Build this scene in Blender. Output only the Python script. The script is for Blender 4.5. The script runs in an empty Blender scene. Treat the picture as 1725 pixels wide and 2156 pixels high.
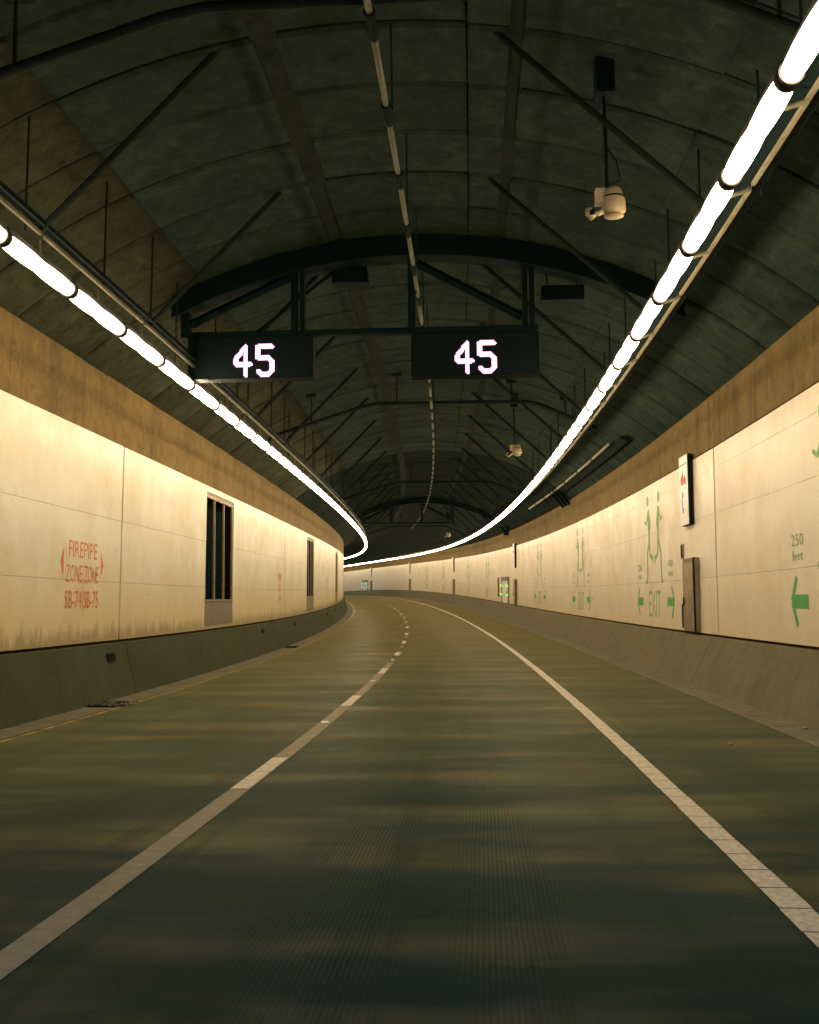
import bpy, bmesh, math, random
from mathutils import Vector, Matrix
random.seed(7)
sc = bpy.context.scene
col = sc.collection

# ------------------------------------------------------------------ alignment of the tunnel (metres along the road)
K0, K1, K2 = 0.0020066505, -1.692881e-05, 1.5898432e-07
G, V, V2, EC = -0.00120214, 0.000797712, -1.4131787e-06, 0.0103017
DS = 0.1
_tab = {}
def _build():
    x = y = 0.0
    _tab[0] = (0.0, 0.0)
    for i in range(0, 2150):
        g = (i + .5) * DS
        th = K0*g + K1*g*g/2 + K2*g**3/3
        x -= math.sin(th)*DS; y += math.cos(th)*DS
        _tab[i+1] = (x, y)
    x = y = 0.0
    for i in range(0, -400, -1):
        g = (i - .5) * DS
        th = K0*g + K1*g*g/2 + K2*g**3/3
        x += math.sin(th)*DS; y -= math.cos(th)*DS
        _tab[i-1] = (x, y)
_build()
def heading(s): return K0*s + K1*s*s/2 + K2*s**3/3
def P(s, d, h):
    i = math.floor(s/DS); f = s/DS - i
    a, b = _tab[i], _tab[i+1]
    th = heading(s)
    return Vector((a[0]+(b[0]-a[0])*f + d*math.cos(th), a[1]+(b[1]-a[1])*f + d*math.sin(th),
                   h + G*s + V*s*s/2 + V2*s**3 + EC*d))
def frame(s, d, h):
    """local frame: x across the road to the right, y along it, z up"""
    t = (P(s+.05, d, h) - P(s-.05, d, h)).normalized()
    r = (P(s, d+.05, h) - P(s, d-.05, h)).normalized()
    r = (r - t*r.dot(t)).normalized(); u = r.cross(t)
    p = P(s, d, h)
    return Matrix(((r.x, t.x, u.x, p.x), (r.y, t.y, u.y, p.y), (r.z, t.z, u.z, p.z), (0, 0, 0, 1)))

# ------------------------------------------------------------------ camera, sky, exposure
cam = bpy.data.cameras.new('camera'); co = bpy.data.objects.new('camera', cam); col.objects.link(co)
cam.sensor_fit = 'HORIZONTAL'; cam.sensor_width = 36.0; cam.lens = 36.0*2195.737/1725.0
cam.clip_start = 0.05; cam.clip_end = 1000
yaw, pit, rol = 0.0817833, 0.0983334, 0.0013152
fwd = Vector((-math.sin(yaw)*math.cos(pit), math.cos(yaw)*math.cos(pit), math.sin(pit)))
rgt0 = Vector((math.cos(yaw), math.sin(yaw), 0)); up0 = rgt0.cross(fwd)
rgt = rgt0*math.cos(rol) + up0*math.sin(rol); up = -rgt0*math.sin(rol) + up0*math.cos(rol)
cp = Vector((0.2734, 0, 1.37225))
co.matrix_world = Matrix(((rgt.x, up.x, -fwd.x, cp.x), (rgt.y, up.y, -fwd.y, cp.y), (rgt.z, up.z, -fwd.z, cp.z), (0, 0, 0, 1)))
sc.camera = co

w = bpy.data.worlds.new('World'); sc.world = w; w.use_nodes = True
nt = w.node_tree
sky = nt.nodes.new('ShaderNodeTexSky'); sky.sky_type = 'NISHITA'; sky.sun_disc = False
sky.sun_elevation = math.radians(30.0); sky.sun_rotation = math.radians(60)
bg = nt.nodes['Background']; bg.inputs['Strength'].default_value = 0.15
nt.links.new(sky.outputs[0], bg.inputs[0])          # sky light, let in through the made-up tunnel opening

sc.view_settings.view_transform = 'Standard'; sc.view_settings.look = 'None'
sc.view_settings.exposure = 0.0; sc.view_settings.gamma = 1.0; sc.view_settings.use_curve_mapping = False
sc.render.engine = 'CYCLES'
c = sc.cycles
c.max_bounces = 7; c.diffuse_bounces = 5; c.glossy_bounces = 3; c.transmission_bounces = 1
c.sample_clamp_indirect = 4.0; c.caustics_reflective = False; c.caustics_refractive = False
c.use_denoising = True
c.denoising_prefilter = 'ACCURATE'
LAMP = 33.0
LAMP_COL = (1.0, 0.78, 0.50)

# ------------------------------------------------------------------ materials
def newmat(name):
    m = bpy.data.materials.new(name); m.use_nodes = True
    return m, m.node_tree, m.node_tree.nodes['Principled BSDF']
def N(nt, typ, **kw):
    n = nt.nodes.new(typ)
    for k, v in kw.items():
        if k in n.inputs: n.inputs[k].default_value = v
        else: setattr(n, k, v)
    return n
def mapping(nt, src, scale):
    mp = nt.nodes.new('ShaderNodeMapping'); mp.inputs['Scale'].default_value = scale
    nt.links.new(src, mp.inputs['Vector']); return mp.outputs[0]
def ramp(nt, src, stops):
    r = nt.nodes.new('ShaderNodeValToRGB'); el = r.color_ramp.elements
    while len(el) > 1: el.remove(el[-1])
    el[0].position = stops[0][0]; el[0].color = (*stops[0][1], 1) if len(stops[0][1]) == 3 else stops[0][1]
    for p_, c_ in stops[1:]:
        e = el.new(p_); e.color = (*c_, 1)
    nt.links.new(src, r.inputs[0]); return r.outputs[0]
def mixc(nt, fac, a, b, mode='MIX'):
    m = nt.nodes.new('ShaderNodeMix'); m.data_type = 'RGBA'; m.blend_type = mode
    for i, v in ((0, fac), (6, a), (7, b)):
        if hasattr(v, 'is_output'): nt.links.new(v, m.inputs[i])
        elif i == 0: m.inputs[0].default_value = v
        else: m.inputs[i].default_value = (*v, 1)
    return m.outputs[2]
def bump(nt, b, h, strength, dist=0.01):
    bp = nt.nodes.new('ShaderNodeBump'); bp.inputs['Strength'].default_value = strength; bp.inputs['Distance'].default_value = dist
    nt.links.new(h, bp.inputs['Height']); nt.links.new(bp.outputs[0], b.inputs['Normal'])
G1, G0 = (1, 1, 1), (0, 0, 0)
def math_(nt, op, a, b=None):
    m = nt.nodes.new('ShaderNodeMath'); m.operation = op
    for i, v in ((0, a), (1, b)):
        if v is None: continue
        if hasattr(v, 'is_output'): nt.links.new(v, m.inputs[i])
        else: m.inputs[i].default_value = v
    return m.outputs[0]

def concrete(name, base, dark, light, scale=1.0, rough=.8, streak=True, spec=.3, grain=.3, mott=.6):
    m, nt, b = newmat(name)
    geo = nt.nodes.new('ShaderNodeNewGeometry'); pos = geo.outputs['Position']
    n1 = N(nt, 'ShaderNodeTexNoise', Scale=.55*scale, Detail=6.0, Roughness=.62); nt.links.new(pos, n1.inputs['Vector'])
    n2 = N(nt, 'ShaderNodeTexNoise', Scale=9*scale, Detail=5.0, Roughness=.7); nt.links.new(pos, n2.inputs['Vector'])
    n4 = N(nt, 'ShaderNodeTexNoise', Scale=60*scale, Detail=3.0, Roughness=.7); nt.links.new(pos, n4.inputs['Vector'])
    c0 = ramp(nt, n1.outputs[0], [(.3, dark), (.5, base), (.72, light)])
    c1 = mixc(nt, .55, c0, ramp(nt, n2.outputs[0], [(.3, tuple(x*.7 for x in base)), (.6, base), (.75, light)]))
    c1 = mixc(nt, grain, c1, ramp(nt, n4.outputs[0], [(.3, tuple(x*.45 for x in base)), (.7, tuple(x*1.5 for x in base))]))
    if streak:
        n3 = N(nt, 'ShaderNodeTexNoise', Scale=1.0, Detail=4.0, Roughness=.6)
        nt.links.new(mapping(nt, pos, (2.2, 2.2, .16)), n3.inputs['Vector'])
        c1 = mixc(nt, ramp(nt, n3.outputs[0], [(.52, G0), (.68, (.55,)*3)]), c1, dark)
    st2 = N(nt, 'ShaderNodeTexNoise', Scale=2.3*scale, Detail=9.0, Roughness=.74, Distortion=.6); nt.links.new(pos, st2.inputs['Vector'])
    c1 = mixc(nt, ramp(nt, st2.outputs[0], [(.50, G0), (.66, (mott,)*3)]), c1, tuple(x*.55 for x in dark))
    c1 = mixc(nt, ramp(nt, st2.outputs[0], [(.32, (mott*.8,)*3), (.46, G0)]), c1, tuple(x*1.25 for x in light))
    oi = nt.nodes.new('ShaderNodeObjectInfo')
    v = math_(nt, 'MULTIPLY_ADD', oi.outputs['Random'], .24); nt.nodes[-1].inputs[2].default_value = .88
    cc = nt.nodes.new('ShaderNodeCombineColor')
    for i in range(3): nt.links.new(v, cc.inputs[i])
    c1 = mixc(nt, 1.0, c1, cc.outputs[0], 'MULTIPLY')
    nt.links.new(c1, b.inputs['Base Color'])
    b.inputs['Roughness'].default_value = rough; b.inputs['Specular IOR Level'].default_value = spec
    bump(nt, b, n2.outputs[0], .35, .012)
    return m

def plain(name, colr, rough=.6, metal=0.0, spec=.4, var=.25, scale=14):
    m, nt, b = newmat(name)
    geo = nt.nodes.new('ShaderNodeNewGeometry')
    n = N(nt, 'ShaderNodeTexNoise', Scale=float(scale), Detail=4.0, Roughness=.65); nt.links.new(geo.outputs['Position'], n.inputs['Vector'])
    nt.links.new(ramp(nt, n.outputs[0], [(.3, tuple(x*(1-var) for x in colr)), (.7, tuple(min(1, x*(1+var)) for x in colr))]), b.inputs['Base Color'])
    b.inputs['Roughness'].default_value = rough; b.inputs['Metallic'].default_value = metal; b.inputs['Specular IOR Level'].default_value = spec
    return m
def emit(name, colr, strength):
    m, nt, b = newmat(name)
    b.inputs['Base Color'].default_value = (.8, .8, .8, 1)
    b.inputs['Emission Color'].default_value = (*colr, 1); b.inputs['Emission Strength'].default_value = strength
    return m

def panel_mat(name, base, spray=True):
    """painted wall cladding; uv = metres along the wall, metres above the road"""
    m, nt, b = newmat(name)
    uv = nt.nodes.new('ShaderNodeUVMap').outputs[0]
    st = N(nt, 'ShaderNodeTexNoise', Scale=1.0, Detail=5.0, Roughness=.6); nt.links.new(mapping(nt, uv, (2.1, .35, 1)), st.inputs['Vector'])
    bl = N(nt, 'ShaderNodeTexNoise', Scale=.8, Detail=6.0, Roughness=.65); nt.links.new(uv, bl.inputs['Vector'])
    fine = N(nt, 'ShaderNodeTexNoise', Scale=45.0, Detail=3.0, Roughness=.7); nt.links.new(uv, fine.inputs['Vector'])
    br = tuple(x*y for x, y in zip(base, (.80, .72, .56)))
    c = mixc(nt, ramp(nt, st.outputs[0], [(.46, G0), (.74, (.42,)*3)]), base, br)
    c = mixc(nt, ramp(nt, bl.outputs[0], [(.42, G0), (.72, (.75,)*3)]), c, tuple(x*y for x, y in zip(base, (.84, .74, .55))))
    gm = N(nt, 'ShaderNodeTexNoise', Scale=3.2, Detail=8.0, Roughness=.72); nt.links.new(mapping(nt, uv, (1, .55, 1)), gm.inputs['Vector'])
    c = mixc(nt, ramp(nt, gm.outputs[0], [(.56, G0), (.78, (.5,)*3)]), c, tuple(x*y for x, y in zip(base, (.62, .48, .28))))
    c = mixc(nt, .12, c, ramp(nt, fine.outputs[0], [(.3, tuple(x*.5 for x in base)), (.7, tuple(min(1, x*1.3) for x in base))]))
    # road spray thrown up from the barrier: ragged brown splashes
    sep = nt.nodes.new('ShaderNodeSeparateXYZ'); nt.links.new(uv, sep.inputs[0])
    spn = N(nt, 'ShaderNodeTexNoise', Scale=1.0, Detail=7.0, Roughness=.7); nt.links.new(mapping(nt, uv, (3.5, .9, 1)), spn.inputs['Vector'])
    top = math_(nt, 'MULTIPLY', spn.outputs[0], 1.15)
    f = math_(nt, 'SUBTRACT', math_(nt, 'ADD', top, .62), sep.outputs[1])
    low_tint = math_(nt, 'MULTIPLY', math_(nt, 'SUBTRACT', math_(nt, 'ADD', math_(nt, 'MULTIPLY', gm.outputs[0], 1.6), 1.55), sep.outputs[1]), .62)
    c = mixc(nt, ramp(nt, low_tint, [(.0, G0), (1.0, (.85 if spray else .32,)*3)]), c, (.74, .55, .22))     # yellower towards the bottom, uneven by noise
    if spray: c = mixc(nt, ramp(nt, f, [(.0, G0), (.22, (.62,)*3)]), c, (.20, .145, .075))
    nt.links.new(c, b.inputs['Base Color'])
    nt.links.new(ramp(nt, bl.outputs[0], [(.3, (.26,)*3), (.7, (.5,)*3)]), b.inputs['Roughness'])
    b.inputs['Specular IOR Level'].default_value = .55
    wv = N(nt, 'ShaderNodeTexNoise', Scale=1.0, Detail=3.0, Roughness=.5); nt.links.new(mapping(nt, uv, (1.6, 1.2, 1)), wv.inputs['Vector'])
    bump(nt, b, wv.outputs[0], .5, .02)
    return m

def road_mat(name, base):
    """tined concrete pavement; uv = metres across, metres along"""
    m, nt, b = newmat(name)
    uv = nt.nodes.new('ShaderNodeUVMap').outputs[0]
    sep = nt.nodes.new('ShaderNodeSeparateXYZ'); nt.links.new(uv, sep.inputs[0])
    d = sep.outputs[0]
    big = N(nt, 'ShaderNodeTexNoise', Scale=1.0, Detail=5.0, Roughness=.6); nt.links.new(mapping(nt, uv, (.35, .55, 1)), big.inputs['Vector'])
    cross = N(nt, 'ShaderNodeTexNoise', Scale=1.0, Detail=4.0, Roughness=.55); nt.links.new(mapping(nt, uv, (.30, 1.05, 1)), cross.inputs['Vector'])
    along = N(nt, 'ShaderNodeTexNoise', Scale=1.0, Detail=4.0, Roughness=.6); nt.links.new(mapping(nt, uv, (3.2, .06, 1)), along.inputs['Vector'])
    fine = N(nt, 'ShaderNodeTexNoise', Scale=70.0, Detail=3.0, Roughness=.75); nt.links.new(uv, fine.inputs['Vector'])
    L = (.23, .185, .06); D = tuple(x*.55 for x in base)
    c = ramp(nt, big.outputs[0], [(.3, D), (.5, base), (.7, tuple(x*1.3 for x in base))])
    # lamp reflections painted as pale patches across the lanes, dark tyre paths along them
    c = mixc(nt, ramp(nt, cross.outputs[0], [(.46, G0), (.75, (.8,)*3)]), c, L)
    c = mixc(nt, ramp(nt, along.outputs[0], [(.50, G0), (.68, (.7,)*3)]), c, D)
    wheel = math_(nt, 'ABSOLUTE', math_(nt, 'SUBTRACT', math_(nt, 'PINGPONG', math_(nt, 'ADD', d, 10.05), 1.675), .85))
    c = mixc(nt, ramp(nt, wheel, [(.1, (.38,)*3), (.5, G0)]), c, D)
    c = mixc(nt, .30, c, ramp(nt, fine.outputs[0], [(.3, tuple(x*.35 for x in base)), (.7, tuple(x*1.8 for x in base))]))
    spot = N(nt, 'ShaderNodeTexVoronoi', Scale=2.6); nt.links.new(uv, spot.inputs['Vector'])
    c = mixc(nt, ramp(nt, spot.outputs['Distance'], [(.03, (.55,)*3), (.075, G0)]), c, tuple(x*.3 for x in base))
    crk = N(nt, 'ShaderNodeTexVoronoi', Scale=.33); crk.feature = 'DISTANCE_TO_EDGE'
    wv = nt.nodes.new('ShaderNodeVectorMath'); wv.operation = 'ADD'
    cn = N(nt, 'ShaderNodeTexNoise', Scale=1.4, Detail=6.0, Roughness=.65); nt.links.new(uv, cn.inputs['Vector'])
    nt.links.new(uv, wv.inputs[0]); nt.links.new(cn.outputs['Color'], wv.inputs[1]); nt.links.new(wv.outputs[0], crk.inputs['Vector'])
    c = mixc(nt, ramp(nt, crk.outputs['Distance'], [(.0012, (.5,)*3), (.004, G0)]), c, tuple(x*.3 for x in base))
    nt.links.new(c, b.inputs['Base Color'])
    nt.links.new(ramp(nt, cross.outputs[0], [(.35, (.46,)*3), (.7, (.30,)*3)]), b.inputs['Roughness'])
    b.inputs['Specular IOR Level'].default_value = .004
    b.inputs['Sheen Weight'].default_value = .95; b.inputs['Sheen Roughness'].default_value = .16; b.inputs['Sheen Tint'].default_value = (1, .85, .36, 1)   # warm sheen put in to brighten the far road
    # tining grooves, about 2 cm apart, lengthwise
    wob = N(nt, 'ShaderNodeTexNoise', Scale=.6, Detail=2.0); nt.links.new(uv, wob.inputs['Vector'])
    gr = math_(nt, 'SINE', math_(nt, 'MULTIPLY', math_(nt, 'ADD', d, math_(nt, 'MULTIPLY', wob.outputs[0], .03)), 2*math.pi/.024))
    gpat = ramp(nt, big.outputs[0], [(.38, (.15,)*3), (.62, G1)])
    hh = math_(nt, 'ADD', math_(nt, 'MULTIPLY', gr, gpat), math_(nt, 'MULTIPLY', fine.outputs[0], 1.6))
    bump(nt, b, hh, .28, .0025)
    return m

M = {}
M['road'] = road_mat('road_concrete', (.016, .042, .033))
M['gutter'] = concrete('gutter_concrete', (.15, .14, .085), (.085, .082, .055), (.21, .19, .12), 1.5, .85, False)
M['panel'] = panel_mat('cream_wall_panel', (.80, .75, .62))
M['panel_right'] = panel_mat('cream_wall_panel_right', (.83, .745, .61), False)
M['band'] = concrete('brown_band_concrete', (.185, .122, .036), (.085, .058, .019), (.28, .185, .055), 1.8, .85, True, .3, .3, .42)
M['barrier'] = concrete('barrier_concrete', (.066, .074, .040), (.042, .050, .028), (.090, .10, .056), 1.4, .85, True, .12, .3, .25)  # weaker light on the left barrier put into a darker tone
M['barrier_right'] = concrete('lit_barrier_concrete', (.150, .132, .072), (.105, .093, .052), (.195, .17, .095), 1.4, .8, True, .2, .3, .25)  # stronger light on the right barrier put into a lighter tone
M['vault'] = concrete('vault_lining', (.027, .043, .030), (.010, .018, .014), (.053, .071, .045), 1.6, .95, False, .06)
M['vault_low'] = concrete('lit_low_vault_lining', (.040, .044, .025), (.014, .017, .011), (.078, .076, .040), 1.6, .95, False, .06)  # lamp glow on the lower left vault put into this browner tone
M['vault_far'] = concrete('far_vault_lining', (.012, .020, .014), (.006, .010, .008), (.022, .030, .020), 1.6, .95, False, .03)  # darker tone for the far rings
M['strip'] = concrete('vault_joint_strip', (.022, .029, .019), (.010, .015, .010), (.040, .044, .026), 2.0, .95, False, .06)
M['shell'] = concrete('vault_back', (.017, .024, .016), (.011, .016, .011), (.024, .031, .020), 1.0, .95, False, .1)
M['core_dark'] = plain('cavity_shade_paint', (.010, .010, .008), .95, 0, .05)
M['core'] = plain('joint_filler', (.085, .050, .028), .95, 0, .1)
M['steel_dark'] = plain('dark_painted_steel', (.0025, .011, .011), .7, 0, .1)
M['steel_dull'] = plain('dull_grey_steel', (.013, .019, .015), .8, 0, .08)
M['steel_black'] = plain('black_sign_housing', (.002, .009, .010), .6, 0, .15)
M['galv'] = plain('galvanised_rail', (.24, .22, .14), .5, .35, .5)
M['pipe_pale'] = plain('pale_conduit', (.17, .165, .10), .5, 0, .4)
M['lamp_body'] = plain('lamp_housing', (.03, .027, .024), .5, 0, .4)
M['bracket'] = plain('lamp_bracket', (.20, .18, .12), .5, .2, .4)
M['diffuser'] = emit('lamp_diffuser', LAMP_COL, LAMP)
M['led'] = emit('led_digit', (1.0, .40, .78), 2.3)
M['green_led'] = emit('green_exit_light', (.02, 1.0, .12), 2.2)
M['white_paint'] = plain('white_road_paint', (.60, .545, .41), .6, 0, .4, .3, 30)
M['worn_paint'] = plain('worn_pale_strip', (.27, .235, .15), .7, 0, .3, .16, 9)
M['yellow_paint'] = plain('yellow_road_paint', (.34, .23, .045), .6, 0, .4, .3, 30)
M['green_paint'] = plain('green_wall_paint', (.06, .36, .10), .5, 0, .4, .12, 6)
M['green_faded'] = plain('faded_green_wall_paint', (.20, .42, .15), .5, 0, .4, .15, 8)
M['red_paint'] = plain('orange_red_wall_paint', (.72, .20, .07), .5, 0, .4, .25, 25)
M['red_sym'] = plain('red_symbol', (.75, .05, .02), .5)
M['blue_sym'] = plain('blue_symbol', (.10, .07, .50), .5)
M['white_box'] = plain('white_sign_face', (.88, .86, .82), .35, 0, .5, .05)
M['stainless'] = plain('stainless_door', (.34, .25, .16), .38, .6, .5, .35, 4)
M['louvre'] = plain('louvre_frame', (.30, .25, .15), .5, .4, .5, .3, 8)
M['black'] = plain('black_void', (.008, .008, .007), .9, 0, .1)
M['housing_pale'] = plain('pale_camera_housing', (.42, .33, .19), .45, 0, .5, .15)
M['bottom_plate'] = plain('grey_plate', (.22, .19, .125), .6, .2, .4, .2, 6)
M['reflector'] = plain('white_reflector', (.85, .85, .95), .15, 0, .8, .05)
M['debris'] = plain('wet_dark_debris', (.025, .022, .018), .5, 0, .5, .4)

# ------------------------------------------------------------------ mesh helpers
class MB:
    def __init__(s): s.v = []; s.f = []; s.uv = []
    def quad(s, pts, uvs=None):
        i = len(s.v); s.v += [Vector(p) for p in pts]; s.f.append(tuple(range(i, i+len(pts))))
        s.uv.append(uvs or [(p[0], p[1]) for p in pts])
    def box(s, x0, x1, y0, y1, z0, z1, m=None):
        c = [Vector((x, y, z)) for x in (x0, x1) for y in (y0, y1) for z in (z0, z1)]
        if m: c = [m @ p for p in c]
        for f in ((0, 1, 3, 2), (4, 6, 7, 5), (0, 4, 5, 1), (2, 3, 7, 6), (0, 2, 6, 4), (1, 5, 7, 3)):
            s.quad([c[k] for k in f])
    def tube(s, pts, r, n=8, caps=True):
        pts = [Vector(p) for p in pts]
        rs = r if isinstance(r, (list, tuple)) else [r]*len(pts)
        rings = []
        for i, p in enumerate(pts):
            a = pts[max(i-1, 0)]; b = pts[min(i+1, len(pts)-1)]
            t = (b-a).normalized()
            u = t.cross(Vector((0, 0, 1)))
            if u.length < 1e-3: u = t.cross(Vector((0, 1, 0)))
            u.normalize(); w_ = t.cross(u)
            rings.append([p + (u*math.cos(k*2*math.pi/n) + w_*math.sin(k*2*math.pi/n))*rs[i] for k in range(n)])
        base = len(s.v)
        for R in rings: s.v += R
        for i in range(len(rings)-1):
            for k in range(n):
                a = base+i*n+k; b = base+i*n+(k+1) % n
                s.f.append((a, b, b+n, a+n)); s.uv.append([(0, 0), (1, 0), (1, 1), (0, 1)])
        if caps:
            s.f.append(tuple(base+k for k in range(n))[::-1]); s.uv.append([(0, 0)]*n)
            s.f.append(tuple(base+(len(rings)-1)*n+k for k in range(n))); s.uv.append([(0, 0)]*n)
    def mesh(s, name, mat, origin=None, smooth=False):
        o = Vector(origin) if origin is not None else Vector((0, 0, 0))
        me = bpy.data.meshes.new(name)
        me.from_pydata([tuple(v-o) for v in s.v], [], s.f)
        uvl = me.uv_layers.new(name='UVMap')
        k = 0
        for f in s.uv:
            for u in f: uvl.data[k].uv = (u[0], u[1]); k += 1
        me.materials.append(M[mat] if isinstance(mat, str) else mat)
        if smooth:
            for p in me.polygons: p.use_smooth = True
        me.update()
        return me
def ob(name, mesh, parent=None, mw=None, loc=None):
    o = bpy.data.objects.new(name, mesh); col.objects.link(o)
    if parent: o.parent = parent
    if mw is not None: o.matrix_world = mw
    if loc is not None: o.location = loc
    return o
def tag(o, label, cat, group=None):
    o['label'] = label; o['category'] = cat
    if group: o['group'] = group
    return o
def thing(name, label, cat, mw, group=None):
    o = bpy.data.objects.new(name, None); col.objects.link(o); o.matrix_world = mw
    return tag(o, label, cat, group)
def child(root, name, mb, mat, smooth=False, mesh=None):
    o = bpy.data.objects.new(name, mesh or mb.mesh(name, mat, smooth=smooth)); col.objects.link(o); o.parent = root
    return o
def wchild(root, name, mb, mat, smooth=False):
    """child whose vertices were given in world metres; root has no rotation"""
    o = bpy.data.objects.new(name, mb.mesh(name, mat, root.location, smooth)); col.objects.link(o); o.parent = root
    return o
ORD = ['first', 'second', 'third', 'fourth', 'fifth', 'sixth', 'seventh', 'eighth', 'ninth', 'tenth', 'eleventh', 'twelfth', 'thirteenth', 'fourteenth', 'fifteenth', 'sixteenth', 'seventeenth', 'eighteenth', 'nineteenth', 'twentieth']
def arange(a, b, st):
    n = max(1, int(math.ceil((b-a)/st - 1e-6)))
    return [a + (b-a)*i/n for i in range(n+1)]
def sweep(prof, s0, s1, step=.6, uvmode='sh', cap=True):
    """sweep an open/closed profile [(d,h)...] along the road"""
    mb = MB(); ss = arange(s0, s1, step)
    dist = [0]
    for a, b in zip(prof, prof[1:]): dist.append(dist[-1] + math.hypot(b[0]-a[0], b[1]-a[1]))
    for a, b in zip(ss, ss[1:]):
        for k in range(len(prof)-1):
            (d0, h0), (d1, h1) = prof[k], prof[k+1]
            if uvmode == 'sh': uv = [(a, h0), (b, h0), (b, h1), (a, h1)]
            else: uv = [(d0, a), (d0, b), (d1, b), (d1, a)]
            mb.quad([P(a, d0, h0), P(b, d0, h0), P(b, d1, h1), P(a, d1, h1)], uv)
    if cap and len(prof) > 2:
        for a in (s0, s1):
            mb.quad([P(a, d, h) for d, h in prof], [(a, h) for d, h in prof])
    return mb

# ------------------------------------------------------------------ tunnel cross-section
LW, RW = -5.815, 4.537
DC, RR, CROWN = -.70, 8.2, 7.10
def ceil_h(d): return CROWN - RR + math.sqrt(RR*RR - (d-DC)**2)
S_SKYGAP = 2.6          # made-up opening: walls and vault start here so sky light gets in
S_BACK, S_END, S_ENDL = -14.0, 200.0, 150.0
BAY = 18.6
JL, JR = 17.58, 18.75

# ------------------------------------------------------------------ road
def struct(name, mesh):
    o = ob(name, mesh); o['kind'] = 'structure'; return o
rb = sweep([(-6.2, -.08), (5.0, -.08)], S_BACK, S_END, 1.0, 'ds')
road = struct('road', rb.mesh('road_bed', 'core'))
joints = [17.5 + BAY*k for k in range(-2, 11)]
joints = [S_BACK] + [j for j in joints if S_BACK+2 < j < S_END-2] + [S_END]
for a, b in zip(joints, joints[1:]):
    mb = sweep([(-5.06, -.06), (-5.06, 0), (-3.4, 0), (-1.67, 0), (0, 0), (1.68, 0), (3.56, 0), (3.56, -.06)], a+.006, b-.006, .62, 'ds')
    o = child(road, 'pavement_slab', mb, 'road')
gl = struct('gutter_left', sweep([(-5.62, -.05), (-5.62, .012), (-5.075, .004), (-5.075, -.05)], S_BACK, S_ENDL, .62, 'ds').mesh('gutter', 'gutter'))
gr = struct('gutter_right', sweep([(3.575, -.05), (3.575, .004), (4.10, .012), (4.10, -.05)], S_BACK, S_END, .62, 'ds').mesh('gutter', 'gutter'))

# lane markings
def marking(name, label, s):
    e = bpy.data.objects.new(name, None); col.objects.link(e); e.location = P(s, 0, 0)
    return tag(e, label, 'road marking')
def strip(root, name, d0, d1, s0, s1, mat, z=.004, step=.62):
    return wchild(root, name, sweep([(d0, z), (d1, z)], s0, s1, step, 'ds', False), mat)
edge = marking('edge_line', 'solid white edge line sweeping along the right side of the lane', 2)
s = 2.2
while s < 48:
    strip(edge, 'line_piece', 1.60+random.uniform(-.004, .004), 1.75+random.uniform(-.004, .004), s, s+.347, 'white_paint'); s += .362
strip(edge, 'line_stretch', 1.60, 1.75, s, S_END, 'white_paint')
yl = marking('edge_line', 'thin broken-looking yellow line beside the left barrier gutter', 2)
s = 2.2
while s < 60:
    strip(yl, 'line_piece', -5.03, -4.95, s, s+.40+random.uniform(-.06, .06), 'yellow_paint'); s += .60
strip(yl, 'line_stretch', -5.04, -4.93, s, S_ENDL, 'yellow_paint')
dl = marking('lane_line', 'pale worn line with bright white dashes between the two lanes', 2)
strip(dl, 'worn_strip', -1.755, -1.595, 1.5, 26, 'worn_paint')
k = 0
while 1.37 + 6.91*k < 150:
    a = 1.37 + 6.91*k
    n = 4 if a < 40 else 1
    for j in range(n):
        q = 1.75/n
        if a + j*q > 2: strip(dl, 'dash', -1.752, -1.602, a+j*q, a+(j+1)*q-(.018 if n > 1 else 0), 'white_paint', .008)
    k += 1
# raised reflectors on the lane line
rm = MB()
c8 = [(-.05, -.05, 0), (.05, -.05, 0), (.05, .05, 0), (-.05, .05, 0)]
t8 = [(-.04, -.02, .018), (.04, -.02, .018), (.04, .02, .018), (-.04, .02, .018)]
rm.quad(t8)
for i in range(4): rm.quad([c8[i], c8[(i+1) % 4], t8[(i+1) % 4], t8[i]])
rme = rm.mesh('road_reflector', 'reflector')
for k in range(5):
    s = 13.06 + 6.91*k
    tag(ob('road_reflector', rme, mw=frame(s, -1.675, .009)), f'{ORD[k]} small white raised reflector from the front on the dashed lane line', 'reflector', 'reflectors on the lane line')

# ------------------------------------------------------------------ barriers
def barrier(side):
    if side < 0: prof = [(-5.488, .006), (-5.60, .45), (-5.70, .865), (-5.83, .872), (-5.86, .3)]; js = JL; end = S_ENDL
    else: prof = [(4.011, .006), (4.24, .45), (4.43, .825), (4.55, .832), (4.6, .3)]; js = JR; end = S_END
    e = bpy.data.objects.new('traffic_barrier', None); col.objects.link(e); e.location = P(10, prof[0][0], 0)
    tag(e, 'grey sloped concrete barrier at the foot of the left wall' if side < 0 else 'tan sloped concrete barrier at the foot of the right wall', 'barrier')
    js_ = [js + BAY*k for k in range(-2, 11)]
    js_ = [S_SKYGAP] + [j for j in js_ if S_SKYGAP+1 < j < end-1] + [end]
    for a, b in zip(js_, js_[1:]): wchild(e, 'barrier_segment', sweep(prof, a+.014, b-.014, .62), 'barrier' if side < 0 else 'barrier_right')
    return e
barrier(-1); barrier(1)

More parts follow.
